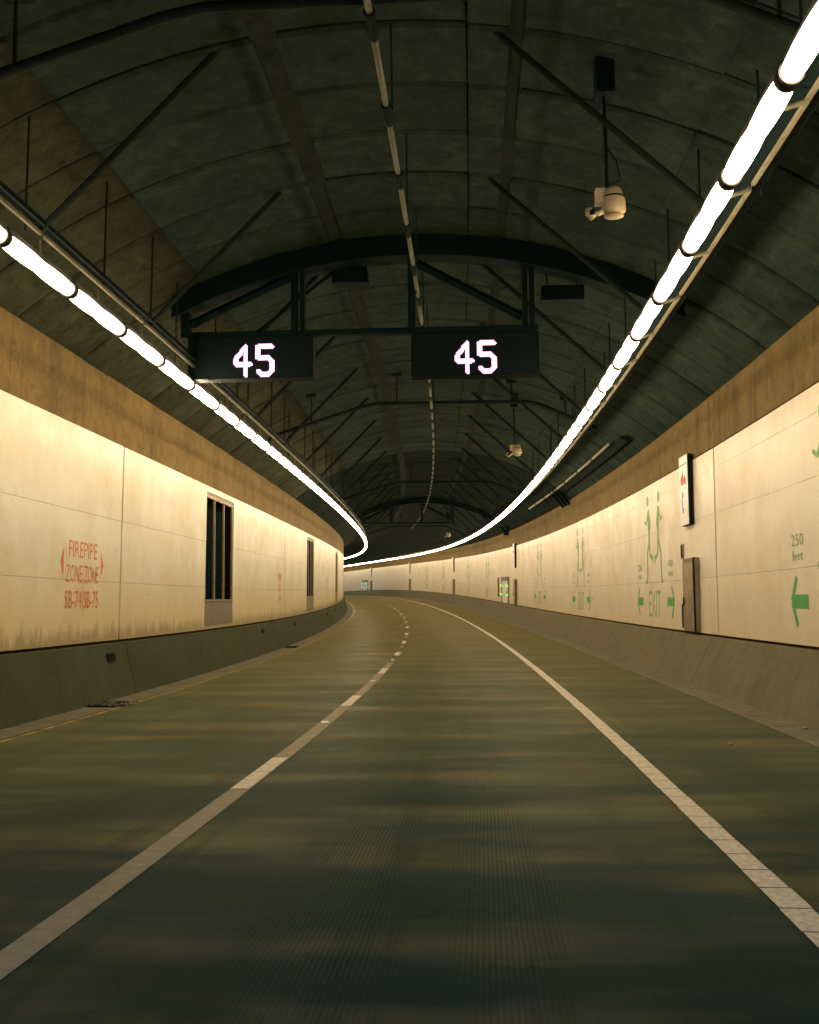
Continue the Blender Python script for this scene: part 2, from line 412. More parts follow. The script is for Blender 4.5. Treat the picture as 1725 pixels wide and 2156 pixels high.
# ------------------------------------------------------------------ walls
LOUV = [(23.72, 26.85), (43.2, 46.3), (62.3, 65.4), (81.5, 84.6)]
def wall(side):
    left = side < 0
    W = LW if left else RW
    js, end = (JL, S_ENDL) if left else (JR, S_END)
    o_ = -1 if left else 1
    core = sweep([(W+o_*.09, -.1), (W+o_*.09, .9 if left else .86), (W+o_*.09, 4.30), (W+o_*.09, 5.6)], S_SKYGAP, end, 1.0, cap=False)
    if left:      # leave the louvre cavities open in the core
        core = MB()
        cuts = [S_SKYGAP] + [x for l in LOUV for x in l] + [end]
        for i, (a, b) in enumerate(zip(cuts, cuts[1:])):
            pr = [(W-.09, -.1), (W-.09, 5.6)] if i % 2 == 0 else None
            if pr:
                m2 = sweep(pr, a, b, 1.0, cap=False)
                n0 = len(core.v); core.v += m2.v; core.f += [tuple(q+n0 for q in f) for f in m2.f]; core.uv += m2.uv
            else:
                for pr in ([(W-.09, -.1), (W-.09, .98), (W-.55, .98), (W-.55, 4.10), (W-.09, 4.10), (W-.09, 5.6)],):
                    m2 = sweep(pr, a, b, 1.0, cap=True)
                    n0 = len(core.v); core.v += m2.v; core.f += [tuple(q+n0 for q in f) for f in m2.f]; core.uv += m2.uv
    org = P(10, W, 0)
    root = bpy.data.objects.new('tunnel_wall', core.mesh('wall_core', 'core', org)); col.objects.link(root); root.location = org
    tag(root, 'cream panelled left tunnel wall with louvres under a brown concrete band' if left else 'cream panelled right tunnel wall with green exit signs under a brown concrete band', 'wall')
    rows = [(.915, 1.8775), (1.8825, 2.9275), (2.9325, 4.225)] if left else [(.872, 1.8975), (1.9025, 3.0375), (3.0425, 3.8475), (3.8525, 4.21)]
    big = [js + BAY*k for k in range(-2, 11)]
    cuts = [S_SKYGAP]
    for j in big:
        for q in (0, BAY/3, 2*BAY/3):
            if S_SKYGAP+1 < j+q < end-1: cuts.append(j+q)
    cuts.append(end)
    bigset = set(round(j, 3) for j in big)
    for a, b in zip(cuts, cuts[1:]):
        ga = .034 if round(a, 3) in bigset else .004
        gb = .034 if round(b, 3) in bigset else .004
        spans = [(a+ga, b-gb)]
        if left:
            for l0, l1 in LOUV:
                ns = []
                for x0, x1 in spans:
                    if l1 <= x0 or l0 >= x1: ns.append((x0, x1)); continue
                    if l0 > x0: ns.append((x0, l0))
                    if l1 < x1: ns.append((l1, x1))
                spans = ns
        for x0, x1 in spans:
            if x1-x0 < .05: continue
            for h0, h1 in rows:
                t = random.uniform(-.002, .002)
                wchild(root, 'wall_panel', sweep([(W+o_*.06, h0), (W+t, h0), (W+t, (h0+h1)/2), (W+t, h1), (W+o_*.06, h1)], x0, x1, .62), 'panel' if left else 'panel_right')
    if left:
        for l0, l1 in LOUV:
            wchild(root, 'wall_panel', sweep([(W-.06, .915), (W, .915), (W, .985), (W-.06, .985)], l0+.003, l1-.003, .62), 'panel')
            wchild(root, 'wall_panel', sweep([(W-.06, 4.095), (W, 4.095), (W, 4.225), (W-.06, 4.225)], l0+.003, l1-.003, .62), 'panel')
    # plain concrete band above the panels
    bj = [js + BAY*k/2 for k in range(-4, 23)]
    bj = [S_SKYGAP] + [j for j in bj if S_SKYGAP+1 < j < end-1] + [end]
    top = ceil_h(W)
    for a, b in zip(bj, bj[1:]):
        t = random.uniform(-.004, .004) + o_*.022
        wchild(root, 'band_block', sweep([(W+o_*.1, 4.245), (W+t, 4.245), (W+t, 4.72), (W+t, top-.015), (W+o_*.25, top-.01)], a+.008, b-.008, .62), 'band')
    return root
wl = wall(-1); wr = wall(1)

# ------------------------------------------------------------------ vault
dd = [-5.95 + (4.7+5.95)*i/28 for i in range(29)]
sh = sweep([(d, ceil_h(d)+.07) for d in dd], S_SKYGAP, S_END, 1.2, 'ds', False)
vault = struct('tunnel_vault', sh.mesh('vault_back', 'shell'))
PITCH = 1.183; RING0 = 9.68 - 6*PITCH
SEGS = [(-5.84, -3.95), (-3.945, -1.985), (-1.765, .125), (.14, .55), (.69, 2.55), (2.555, 4.57)]
seg_me = []
for (a, b) in SEGS:
    mb = MB(); n = 5
    ds_ = [a + (b-a)*i/n for i in range(n+1)]
    y0, y1 = .022, PITCH-.022
    for p, q in zip(ds_, ds_[1:]):
        hp, hq = ceil_h(p), ceil_h(q)
        mb.quad([(p, y0+.05, hp), (q, y0+.05, hq), (q, y1-.05, hq), (p, y1-.05, hp)])
        for ya, yb in ((y0, y0+.05), (y1-.05, y1)):
            za, zb = (.032, 0) if ya == y0 else (0, .032)
            mb.quad([(p, ya, hp+za), (q, ya, hq+za), (q, yb, hq+zb), (p, yb, hp+zb)])
        for y_ in (y0, y1): mb.quad([(p, y_, hp+.032), (q, y_, hq+.032), (q, y_, hq+.08), (p, y_, hp+.08)])
    for p in (a, b): mb.quad([(p, y0, ceil_h(p)), (p, y1, ceil_h(p)), (p, y1, ceil_h(p)+.08), (p, y0, ceil_h(p)+.08)])
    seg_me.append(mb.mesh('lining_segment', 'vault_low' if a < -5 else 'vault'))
for a, b in ((-2.01, -1.74), (.53, .71)):
    mb = sweep([(a, ceil_h(a)+.012), ((a+b)/2, ceil_h((a+b)/2)+.012), (b, ceil_h(b)+.012)], S_SKYGAP, S_END, 1.2, 'ds', False)
    child(vault, 'joint_strip', mb, 'strip')
far_me = []
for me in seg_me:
    m2 = me.copy(); m2.materials.clear(); m2.materials.append(M['vault_far']); far_me.append(m2)
ring = 0
while ring < 50:
    s = RING0 + ring*PITCH
    f = frame(s, .066, 0)
    for i, me in enumerate(seg_me if ring < 31 else far_me):
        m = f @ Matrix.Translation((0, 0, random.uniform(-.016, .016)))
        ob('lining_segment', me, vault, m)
    ring += 1
s = RING0 + 50*PITCH
mb = MB()
while s < S_END - 2:
    for (a, b) in SEGS:
        ds_ = [a + (b-a)*i/3 for i in range(4)]
        z = random.uniform(-.008, .008)
        for p, q in zip(ds_, ds_[1:]):
            mb.quad([P(s+.02, p, ceil_h(p)+z), P(s+.02, q, ceil_h(q)+z), P(s+PITCH-.02, q, ceil_h(q)+z), P(s+PITCH-.02, p, ceil_h(p)+z)])
    s += PITCH
bk = sweep([(d, ceil_h(d)+.07) for d in dd], S_END, S_END+.5, .5, 'ds', False)
bk.quad([P(S_END+.2, d, h) for d, h in ((-6.2, -.2), (5.0, -.2), (5.0, 8), (-6.2, 8))])
struct('sky_block_end', bk.mesh('sky_block', 'core'))  # added unseen end sheet, keeps sky light out of the far end
far = child(vault, 'distant_lining', mb, 'vault_far'); far['kind'] = 'stuff'

# ------------------------------------------------------------------ lamps in two rows
def lamp_meshes(side):
    out = []
    Lh = .752
    ys = [-Lh + 2*Lh*i/24 for i in range(25)]
    def rad(y):
        q = abs(y)/Lh
        return .068 + .013*math.sin(min(1, abs(q))*math.pi)**.8
    n = 16; a0, a1 = math.radians(-206), math.radians(26)     # opening angle of the diffuser, gap at the top
    mb = MB()
    ring = lambda y, r: [Vector((r*math.cos(a0+(a1-a0)*k/n), y, r*math.sin(a0+(a1-a0)*k/n))) for k in range(n+1)]
    for p, q in zip(ys, ys[1:]):
        A, B = ring(p, rad(p)), ring(q, rad(q))
        for k in range(n): mb.quad([A[k], A[k+1], B[k+1], B[k]])
    out.append(('diffuser', mb.mesh('diffuser', 'diffuser')))
    mb = MB(); mb.box(-.052, .052, -Lh, Lh, .045, .105); out.append(('housing', mb.mesh('housing', 'lamp_body')))
    mb = MB()
    for sg in (-1, 1):
        mb = MB(); mb.tube([(0, sg*(Lh-.004), 0), (0, sg*(Lh+.03), 0), (0, sg*(Lh+.048), 0)], [.086, .086, .078], 16)
        out.append(('end_cap', mb.mesh('end_cap', 'lamp_body')))
    mb = MB()
    if side < 0: mb.box(-.018, .018, -.03, .03, .102, .255)
    else:
        mb.tube([(.02, 0, .10), (.19, 0, .17), (.36, 0, .22)], .02, 6); 
    out.append(('mount_bracket', mb.mesh('mount_bracket', 'bracket')))
    return out
LP = 1.61
LLD, LLH, RLD, RLH = -4.105, 4.813, 2.254, 4.845
for side in (-1, 1):
    parts = lamp_meshes(side)
    first = 10.54 - 2*LP - LP if side < 0 else 6.65 - LP
    smax = 138 if side < 0 else 196
    nm = 'left' if side < 0 else 'right'
    k = 0
    s = first + LP/2 + (LP if side < 0 else 0)
    vis0 = (10.54 - LP) if side < 0 else (6.65 - LP)
    while s < smax:
        d, h = (LLD, LLH) if side < 0 else (RLD, RLH)
        i = int(round((s - LP/2 - vis0)/LP))
        if i < 0: lab = f'lit white tube lamp of the {nm} row just out of frame nearest the camera'
        elif i < 18: lab = f'{ORD[i]} glowing white tube lamp from the front in the {nm} row under the ceiling'
        elif i < 34: lab = f'glowing tube lamp in the middle distance of the {nm} row, beyond the eighteenth'
        else: lab = f'far tube lamp where the {nm} row merges into one continuous bright line'
        t = thing('tunnel_lamp', lab, 'lamp', frame(s, d, h), f'tube lamps of the {nm} row')
        for pn, me in parts:
            if i > 40 and pn in ('mount_bracket',): continue
            child(t, pn, None, None, mesh=me)
        s += LP; k += 1

# support rails with clamps, braces and hanger rods
def rail(side):
    d, h = (-4.07, 5.12) if side < 0 else (2.64, 5.10)
    end = 95 if side < 0 else 140
    nm = 'left' if side < 0 else 'right'
    e = bpy.data.objects.new('lamp_rail', None); col.objects.link(e); e.location = P(10, d, h)
    tag(e, f'pale lamp rail with clamps, rods and slanted braces along the {nm} lamp row', 'rail')
    ww = .016
    st = 4.0
    ph = (10.54 - LP/2 - 4*LP) if side < 0 else (6.65 - LP/2 - 2*LP)
    k = 0
    while ph + k*LP*2 < end:
        a, b = ph + k*LP*2 + .05, ph + (k+1)*LP*2 - .05
        wchild(e, 'rail_length', sweep([(d-ww, h-.018), (d+ww, h-.018), (d+ww, h+.018), (d-ww, h+.018), (d-ww, h-.018)], a, b, .8), 'galv')
        k += 1
    dt_ = 0 if side < 0 else .05
    tw = .05 if side < 0 else .10
    a = ph
    while a < 62:
        wchild(e, 'shade_strip', sweep([(d+dt_-tw, h+.075), (d+dt_+tw, h+.075), (d+dt_+tw, h+.125), (d+dt_-tw, h+.125), (d+dt_-tw, h+.075)], a+.01, min(a+LP*3, 62)-.01, .8), 'steel_dark'); a += LP*3  # added strip that blocks lamp light and shades the vault
    cl = MB(); cl.box(-ww-.022, ww+.022, -.085, .085, -.045, .06); clm = cl.mesh('clamp', 'steel_dark')
    tail = MB(); tail.box(-.012, .012, -.02, .02, -.20, -.045); tm = tail.mesh('drop_tail', 'bracket')
    k = 0
    while ph + k*LP < min(end, 75):
        s = ph + k*LP
        o = ob('clamp', clm, e, frame(s, d, h))
        if side > 0: ob('drop_tail', tm, e, frame(s, d+.02, h))
        k += 1
    k = 0
    while 4.0 + k*1.774 < 66:
        s = 4.02 + k*1.774 + (.35 if side < 0 else 0)
        mb = MB(); mb.tube([P(s, d + (0 if k % 3 else .16*side), h+.03), P(s, d + (0 if k % 3 else .16*side), ceil_h(d)+.03)], .013, 6)
        wchild(e, 'hanger_rod', mb, 'steel_dull'); k += 1
    ap = MB(); ap.box(-.10, .10, -.08, .08, -.018, .03); apm = ap.mesh('anchor_plate', 'steel_dull')
    k = 0
    while 6.2 + k*3.53 < 64:
        s = 6.2 + k*3.53
        dt = -2.37 if side < 0 else .40
        mb = MB(); mb.tube([P(s, dt, ceil_h(dt)+.01), P(s, d + (-.02 if side < 0 else -.2), h+.05)], .034, 8)
        wchild(e, 'brace', mb, 'steel_dull')
        if k < 10: ob('anchor_plate', apm, e, frame(s, dt, ceil_h(dt)))
        k += 1
rail(-1); rail(1)

# ------------------------------------------------------------------ crown conduit
e = bpy.data.objects.new('ceiling_conduit', None); col.objects.link(e); e.location = P(10, -.652, 6.24)
tag(e, 'pale jointed conduit hung below the crown of the vault', 'conduit')
k = 0
s = 8.07 - 3*1.574
while s < 78:
    mb = MB(); mb.tube([P(s+.30, -.652, 6.24), P(s+.9, -.652, 6.24), P(s+1.50, -.652, 6.24)], .030, 8); wchild(e, 'pipe_length', mb, 'pipe_pale', True)
    mb = MB(); mb.tube([P(s-.09, -.652, 6.24), P(s+.14, -.652, 6.24), P(s+.32, -.652, 6.235)], [.05, .042, .032], 8); wchild(e, 'coupling', mb, 'steel_dark')
    mb = MB(); mb.box(-.075, .075, -.035, .035, -.03, .045); o = ob('saddle', mb.mesh('saddle', 'steel_dark'), e, frame(s, -.652, 6.24))
    s += 1.574
s = 9.68 - 3*2.366
while s < 60:
    mb = MB(); mb.tube([P(s, -.60, 6.24), P(s, -.62, 7.12)], .010, 6); wchild(e, 'hanger_rod', mb, 'steel_dull'); s += 2.366

# ------------------------------------------------------------------ sprinkler mains across the vault
for s, lab in ((8.0, 'dark sprinkler main crossing the vault nearest the camera'), (25.2, 'dark sprinkler main crossing the vault just beyond the speed signs'), (43.6, 'dark sprinkler main crossing the vault far beyond the speed signs'), (78.0, 'dark sprinkler main crossing the vault at the far bend')):
    t = thing('sprinkler_pipe', lab, 'pipe', frame(s, .066, 0), 'sprinkler mains across the vault')
    mb = MB(); mb.tube([(-4.75, 0, 5.20), (-4.62, 0, 5.50), (-4.4, 0, 5.62), (-2.35, 0, 6.27), (-2.0, 0, 6.335), (-.2, 0, 6.34), (1.62, 0, 6.33), (1.95, 0, 6.27), (3.0, 0, 5.80), (3.35, 0, 5.66)], .046, 8)
    child(t, 'pipe', mb, 'steel_dull', True)
    for d in (-3.6, -1.5, 1.3, 2.6):
        hh = 6.34 if -2 < d < 1.6 else (5.87 if d < 0 else 5.98)
        mb = MB(); mb.tube([(d, 0, hh), (d, 0, ceil_h(d)+.02)], .018, 6); child(t, 'hanger_rod', mb, 'steel_dull')
        mb = MB(); mb.box(d-.12, d+.12, -.10, .10, ceil_h(d)-.07, ceil_h(d)+.03); child(t, 'ceiling_plate', mb, 'steel_dull')

# ------------------------------------------------------------------ sign gantries
def gantry(s, lab):
    t = thing('sign_gantry', lab, 'gantry', frame(s, .066, 0), 'sign gantries')
    mb = MB()
    ds_ = [-4.42 + (3.35+4.42)*i/22 for i in range(23)]
    for p, q in zip(ds_, ds_[1:]):
        a, b = ceil_h(p)-.02, ceil_h(q)-.02
        for y in (-.17, .17): mb.quad([(p, y, a), (q, y, b), (q, y, b-.32), (p, y, a-.32)])
        mb.quad([(p, -.17, a-.32), (q, -.17, b-.32), (q, .17, b-.32), (p, .17, a-.32)])
    for p in (ds_[0], ds_[-1]):
        a = ceil_h(p)-.02; mb.quad([(p, -.17, a), (p, .17, a), (p, .17, a-.32), (p, -.17, a-.32)])
    child(t, 'arch_beam', mb, 'steel_dark')
    for d, wd in ((-4.23, .065), (-2.545, .045), (-2.42, .035), (-.74, .055), (.98, .04), (1.09, .035)):
        mb = MB(); mb.box(d-wd, d+wd, -.08, .08, 5.665, ceil_h(d)-.33); child(t, 'post', mb, 'steel_dark')
    mb = MB(); mb.box(-4.30, 1.17, -.07, .07, 5.575, 5.66); child(t, 'crossbeam', mb, 'steel_dark')
    for a, b in (((-4.16, 0, 5.80), (-2.60, 0, 6.52)), ((-.66, 0, 6.68), (.94, 0, 5.80))):
        mb = MB(); mb.tube([(a[0], .03, a[2]), (b[0], .03, b[2])], .075, 6); child(t, 'diagonal_brace', mb, 'steel_dark')
    for a, b in (((-3.3, .3, 5.64), (-2.0, .3, 6.66)),):
        mb = MB(); mb.tube([a, b], .028, 6); child(t, 'diagonal_brace', mb, 'steel_dark')
    for d in (-3.2, .23):
        for q in (-.55, .55):
            mb = MB(); mb.box(d+q-.03, d+q+.03, -.06, .06, 5.555, 5.58); child(t, 'sign_hanger', mb, 'steel_dark')
    return t
gantry(15.6, 'dark steel gantry arching under the vault and carrying the two speed signs')
gantry(60.5, 'distant dark steel gantry frame at the bend without lit signs')

# digits drawn as lit cells 2 cm apart
def raster(strokes, wd, W_, H_):
    cells = set()
    for x in range(W_):
        for y in range(H_):
            px, py = x+.5, y+.5
            for (ax, ay, bx, by) in strokes:
                l2 = (bx-ax)**2 + (by-ay)**2
                t = 0 if l2 == 0 else max(0, min(1, ((px-ax)*(bx-ax)+(py-ay)*(by-ay))/l2))
                if (px-ax-t*(bx-ax))**2 + (py-ay-t*(by-ay))**2 <= (wd/2)**2: cells.add((x, y)); break
    return cells
four = raster([(9.6, 2, 9.6, 23.8), (9.6, 23.8, 2.2, 15.0), (2.2, 15.0, 2.2, 10.2), (2.2, 10.2, 13, 10.2), (8.4, 22.8, 9.6, 22)], 3.5, 15, 26)
five = raster([(12.8, 23.8, 2.0, 23.8), (2.0, 23.8, 2.0, 15.2), (2.0, 15.2, 9.5, 15.2), (9.5, 15.2, 12.9, 12), (12.9, 12, 12.9, 4.8), (12.9, 4.8, 10.2, 2.2), (10.2, 2.2, 4.6, 2.2), (4.6, 2.2, 2.4, 4.4)], 3.5, 15, 26)
def digit_mesh(cells, x0):
    mb = MB(); q = .0198
    for (x, y) in cells:
        a, b = x0 + x*q, x0 + (x+.94)*q; z0, z1 = -.258 + y*q, -.258 + (y+.94)*q
        mb.quad([(a, -.142, z0), (b, -.142, z0), (b, -.142, z1), (a, -.142, z1)])
    return mb.mesh('lit_digit', 'led')
dm4, dm5 = digit_mesh(four, -.315), digit_mesh(five, .022)
def sign(s, d, h, lab, lit):
    t = thing('speed_sign', lab, 'sign', frame(s, d, h), 'sign boards')
    mb = MB(); mb.box(-.965, .965, -.13, .13, -.325, .325); hs = child(t, 'housing', mb, 'steel_black')
    mb = MB()
    for a in ((-.965, .965, -.137, -.1301, .305, .325), (-.965, .965, -.137, -.1301, -.325, -.305), (-.965, -.945, -.137, -.1301, -.305, .305), (.945, .965, -.137, -.1301, -.305, .305)): mb.box(*a)
    child(hs, 'bezel', mb, 'steel_dark')
    for q in (-.6, .6):
        mb = MB(); mb.box(q-.05, q+.05, -.145, -.1375, -.34, -.30); child(hs, 'hinge', mb, 'steel_dull')
    if lit:
        for dm in (dm4, dm5): child(t, 'lit_digit', None, None, mesh=dm).location = (.055 if d < -1 else .01, 0, -.05)
sign(15.6, -3.20, 5.245, 'black electronic sign lit with 45 over the left lane', True)
sign(15.6, .225, 5.225, 'black electronic sign lit with 45 over the right lane', True)

for (d0, d1, h0, h1, lab) in ((-2.0, -1.45, 6.49, 6.74, 'dark equipment box under the arch between the gantry posts'), (1.26, 1.92, 6.13, 6.36, 'dark equipment box under the arch right of the gantry posts')):
    t = thing('equipment_box', lab, 'box', frame(15.95, (d0+d1)/2, h0), 'boxes hung near the gantry')
    wx = (d1-d0)/2
    mb = MB(); mb.box(-wx, wx, -.16, .16, 0, h1-h0); child(t, 'case', mb, 'steel_dark')
    mb = MB(); mb.box(-wx+.04, wx-.04, -.17, -.161, .03, h1-h0-.03); child(t, 'lid', mb, 'steel_black')
    for q in (-wx*.7, wx*.7):
        mb = MB(); mb.tube([(q, 0, h1-h0), (q, 0, ceil_h((d0+d1)/2+q)-h0+.02)], .014, 6); child(t, 'hanger_rod', mb, 'steel_dull')

# ------------------------------------------------------------------ hanging cameras
def hcam(s, d, h, lab):
    t = thing('hanging_camera', lab, 'camera', frame(s, d, h), 'cameras hung from the vault')
    top = ceil_h(d)-h
    mb = MB(); mb.tube([(-.03, 0, .30), (-.04, 0, top)], .018, 8); child(t, 'drop_rod', mb, 'steel_dark')
    mb = MB(); mb.box(-.12, .06, -.12, .12, top-.34, top+.02); child(t, 'ceiling_box', mb, 'steel_dark')
    mb = MB(); pts = [(.0, 0, .30), (.005, 0, .285), (.015, 0, .24), (.025, 0, .15), (.03, 0, .06), (.03, 0, .015), (.03, 0, .0)]
    mb.tube(pts, [.05, .085, .105, .12, .118, .095, .05], 16); child(t, 'housing', mb, 'housing_pale', True)
    mb = MB(); mb.box(-.15, -.04, -.06, .06, .14, .285); child(t, 'mount_block', mb, 'housing_pale')
    mb = MB(); mb.tube([(-.03, -.02, .10), (-.12, -.04, .035), (-.19, -.05, .02)], .026, 8); child(t, 'arm', mb, 'housing_pale', True)
    mb = MB(); mb.tube([(.028, 0, .205), (.028, 0, .19)], .118, 16); child(t, 'seam_ring', mb, 'steel_dark')
    mb = MB(); mb.tube([(-.05, -.05, .30), (.09, -.10, .34), (.06, -.06, .55), (-.02, -.02, .70)], .008, 6); child(t, 'cable', mb, 'steel_dark')
    mb = MB(); mb.tube([(-.175, -.05, -.02), (-.215, -.06, .03), (-.225, -.06, .08)], [.035, .042, .03], 10); hd = child(t, 'lamp_head', mb, 'housing_pale', True)
    mb = MB(); mb.tube([(-.19, -.075, .03), (-.20, -.105, .025)], [.030, .026], 12); child(hd, 'lens', mb, 'black')
hcam(10.0, 1.53, 5.21, 'pale camera hanging on a rod at upper right, nearest the viewer')
hcam(26.6, 1.50, 5.20, 'small pale camera hanging far beyond the right speed sign')
hcam(70.0, 1.45, 5.20, 'tiny camera hanging at the far bend above the right lamp row')

# ------------------------------------------------------------------ drain pipe and cable tray high on the right
e = bpy.data.objects.new('service_pipe', None); col.objects.link(e); e.location = P(28, 3.95, 5.5)
tag(e, 'pale service pipe with dark tray high on the right beside the lamp row', 'pipe')
a = 26.4
while a < 47:
    b = min(a+3.0, 47.2)
    mb = MB(); mb.tube([P(x, 3.86, 5.46) for x in arange(a+.02, b-.02, 1.0)], .045, 8); wchild(e, 'pipe_length', mb, 'galv', True)
    mb = MB(); mb.tube([P(b-.08, 3.86, 5.46), P(b+.08, 3.86, 5.46)], .06, 8); wchild(e, 'coupling', mb, 'steel_dark')
    a = b
    if b > 47: break
wchild(e, 'tray', sweep([(3.96, 5.44), (4.16, 5.36), (4.17, 5.42), (3.97, 5.50), (3.96, 5.44)], 25.4, 39.5, 1.0), 'steel_dark')
for s in (39.0, 39.8, 40.6):
    mb = MB(); mb.tube([P(s-1.2, 3.80, 5.50), P(s, 4.46, 5.02)], .06, 6); wchild(e, 'wall_bracket', mb, 'steel_dark')
for s in (28, 31, 34, 37, 43, 46):
    mb = MB(); mb.tube([P(s, 3.86, 5.46), P(s, 3.95, ceil_h(3.95)+.02)], .02, 6); wchild(e, 'hanger_rod', mb, 'steel_dull')
mb = MB()
t = thing('service_pipe', 'short dark pipe stub on the right above the far wall band', 'pipe', frame(62, 3.9, 5.2))
mb = MB(); mb.tube([(-.2, -2.2, .22), (.3, 0, .02), (.55, .3, -.1)], .09, 8); child(t, 'pipe', mb, 'steel_dull', True)
mb = MB(); mb.box(.35, .62, .1, .5, -.25, .05); child(t, 'wall_flange', mb, 'steel_dark')

# ------------------------------------------------------------------ left wall louvres
for k, (l0, l1) in enumerate(LOUV):
    lab = ['tall triple ventilation louvre in the left wall nearest the camera', 'second tall narrow-looking ventilation louvre along the left wall', 'third slim ventilation louvre where the left wall bends away', 'farthest ventilation louvre on the left wall by the bend'][k]
    sm = (l0+l1)/2; W2 = (l1-l0)/2 - .004
    t = thing('ventilation_louvre', lab, 'louvre', frame(sm, LW, 0), 'ventilation louvres in the left wall')
    # local: x toward road, y along, z up
    def bx(name, mat, *a):
        mb = MB(); mb.box(*a); return child(t, name, mb, mat)
    bx('cavity_shade', 'core_dark', -.50, -.035, W2-.045, W2-.036, 1.6, 3.97)  # dark sheets added to stand for shade inside the louvre
    bx('cavity_shade', 'core_dark', -.545, -.50, -W2+.01, W2-.01, 1.0, 4.08)
    bx('base_plate', 'bottom_plate', -.05, .012, -W2, W2, .99, 1.56)
    fh = bx('frame_head', 'louvre', -.05, .016, -W2, W2, 3.97, 4.09)
    bx('frame_sill', 'louvre', -.05, .035, -W2, W2, 1.562, 1.60)
    for y in (-W2+.035, -W2/3, W2/3, W2-.035): bx('frame_bar', 'louvre', -.03, .014, y-.032, y+.032, 1.602, 3.968)
    for i in range(3):
        yc = -W2 + (2*W2)*(i+.5)/3
        for q in range(2):
            y = yc + (q-.5)*.34
            mb = MB(); m_ = Matrix.Translation((-.30, y, 0)) @ Matrix.Rotation(math.radians(35), 4, 'Z')
            mb.box(-.09, .09, -.012, .012, 1.60, 3.97, m_); child(t, 'slat', mb, 'steel_dark')
    bolt = MB(); bolt.box(-.0, .012, -.012, .012, -.012, .012)
    bm_ = bolt.mesh('bolt', 'steel_dark')
    if k < 2:
        for i in range(12):
            o = child(fh, 'bolt', None, None, mesh=bm_); o.location = (.0165, -W2 + (2*W2)*(i+.5)/12, 4.05)

# small dark boxes set in the left barrier
for k, s in enumerate((16.68, 30.57, 37.74, 52.1, 58.8, 66.0)):
    t = thing('barrier_box', f'{ORD[k]} small dark square box from the front set in the left barrier', 'box', frame(s, -5.648, .66), 'small boxes in the left barrier')
    mb = MB(); m_ = Matrix.Rotation(math.radians(-13.5), 4, 'Y'); mb.box(-.06, .022, -.17, .17, -.055, .055, m_); child(t, 'box', mb, 'black')
    mb = MB(); mb.box(.023, .03, -.18, .18, .05, .066, m_); mb.box(.023, .03, -.18, .18, -.066, -.05, m_); child(t, 'rim', mb, 'steel_dark')

# drains in the left gutter
for k, s in enumerate((15.55, 34.1)):
    t = thing('drain_grate', ['near dark drain grate in the left gutter with debris over it', 'far small dark drain grate in the left gutter'][k], 'drain', frame(s, -5.28, .014), 'drains in the left gutter')
    mb = MB(); mb.box(-.17, .17, -.33, .33, -.02, .004); child(t, 'tray', mb, 'black')
    for i in range(9):
        y = -.29 + i*.0725; mb = MB(); mb.box(-.16, .16, y-.012, y+.012, .0045, .012); child(t, 'bar', mb, 'steel_dark')
    mb = MB(); mb.box(-.20, .20, -.36, -.335, -.02, .014); mb.box(-.20, .20, .335, .36, -.02, .014); child(t, 'frame', mb, 'steel_dark')
def clump(name, lab, s, d, n, rx, ry, mat, z=.012, hz=.03):
    rnd = random.Random(int(s*100)); mb = MB()
    for i in range(n):
        x, y = rnd.gauss(0, rx), rnd.gauss(0, ry); r = rnd.uniform(.02, .06); a = rnd.uniform(0, 6.28)
        b_ = [Vector((x + r*math.cos(a+q*1.257)*rnd.uniform(.6, 1.4), y + r*math.sin(a+q*1.257)*rnd.uniform(.6, 1.4), 0)) for q in range(5)]
        c_ = Vector((x, y, rnd.uniform(.3, 1)*hz))
        for q in range(5): mb.quad([b_[q], b_[(q+1) % 5], c_])
    o = ob(name, mb.mesh(name, mat), mw=frame(s, d, z)); o['kind'] = 'stuff'; o['label'] = lab; o['category'] = 'debris'
clump('gutter_debris', 'dark wet leaf debris heaped over the near left drain', 15.5, -5.22, 60, .17, .13, 'debris', .024, .035)
for s, d, r, lab in ((10.9, 2.75, .03, 'small pale stone on the shoulder right of the white line'), (12.2, 3.9, .035, 'small pale stone in the right gutter by the barrier')):
    mb = MB(); rnd = random.Random(int(s*10))
    rings = [[Vector((r*q*math.cos(a*1.0472)*rnd.uniform(.7, 1.3), r*q*math.sin(a*1.0472)*rnd.uniform(.7, 1.3), z_)) for a in range(6)] for q, z_ in ((1, 0), (1.05, .012), (.6, .026))]
    for A, B in zip(rings, rings[1:]):
        for q in range(6): mb.quad([A[q], A[(q+1) % 6], B[(q+1) % 6], B[q]])
    mb.quad(rings[-1])
    tag(ob('stone', mb.mesh('stone', 'worn_paint'), mw=frame(s, d, .004 if d < 3.5 else .012)), lab, 'stone')

# ------------------------------------------------------------------ painting on the walls
def wallpt(side, s0, u, h, off):
    if side < 0: return P(s0+u, LW+.0025+off, h)
    return P(s0-u, RW-.0025-off, h)
_lay = [0]
def paint_poly(mb, side, s0, pts):
    _lay[0] = (_lay[0]+1) % 7
    mb.quad([wallpt(side, s0, u, h, .0006*_lay[0]) for u, h in pts])
def stroke(mb, side, s0, a, b, w0, w1=None):
    w1 = w1 or w0
    dx, dy = b[0]-a[0], b[1]-a[1]; l = math.hypot(dx, dy); nx, ny = -dy/l/2, dx/l/2
    paint_poly(mb, side, s0, [(a[0]+nx*w0, a[1]+ny*w0), (b[0]+nx*w1, b[1]+ny*w1), (b[0]-nx*w1, b[1]-ny*w1), (a[0]-nx*w0, a[1]-ny*w0)])
def disc(mb, side, s0, c, r, n=12, sx=1.0):
    paint_poly(mb, side, s0, [(c[0]+sx*r*math.cos(i*2*math.pi/n), c[1]+r*math.sin(i*2*math.pi/n)) for i in range(n)])
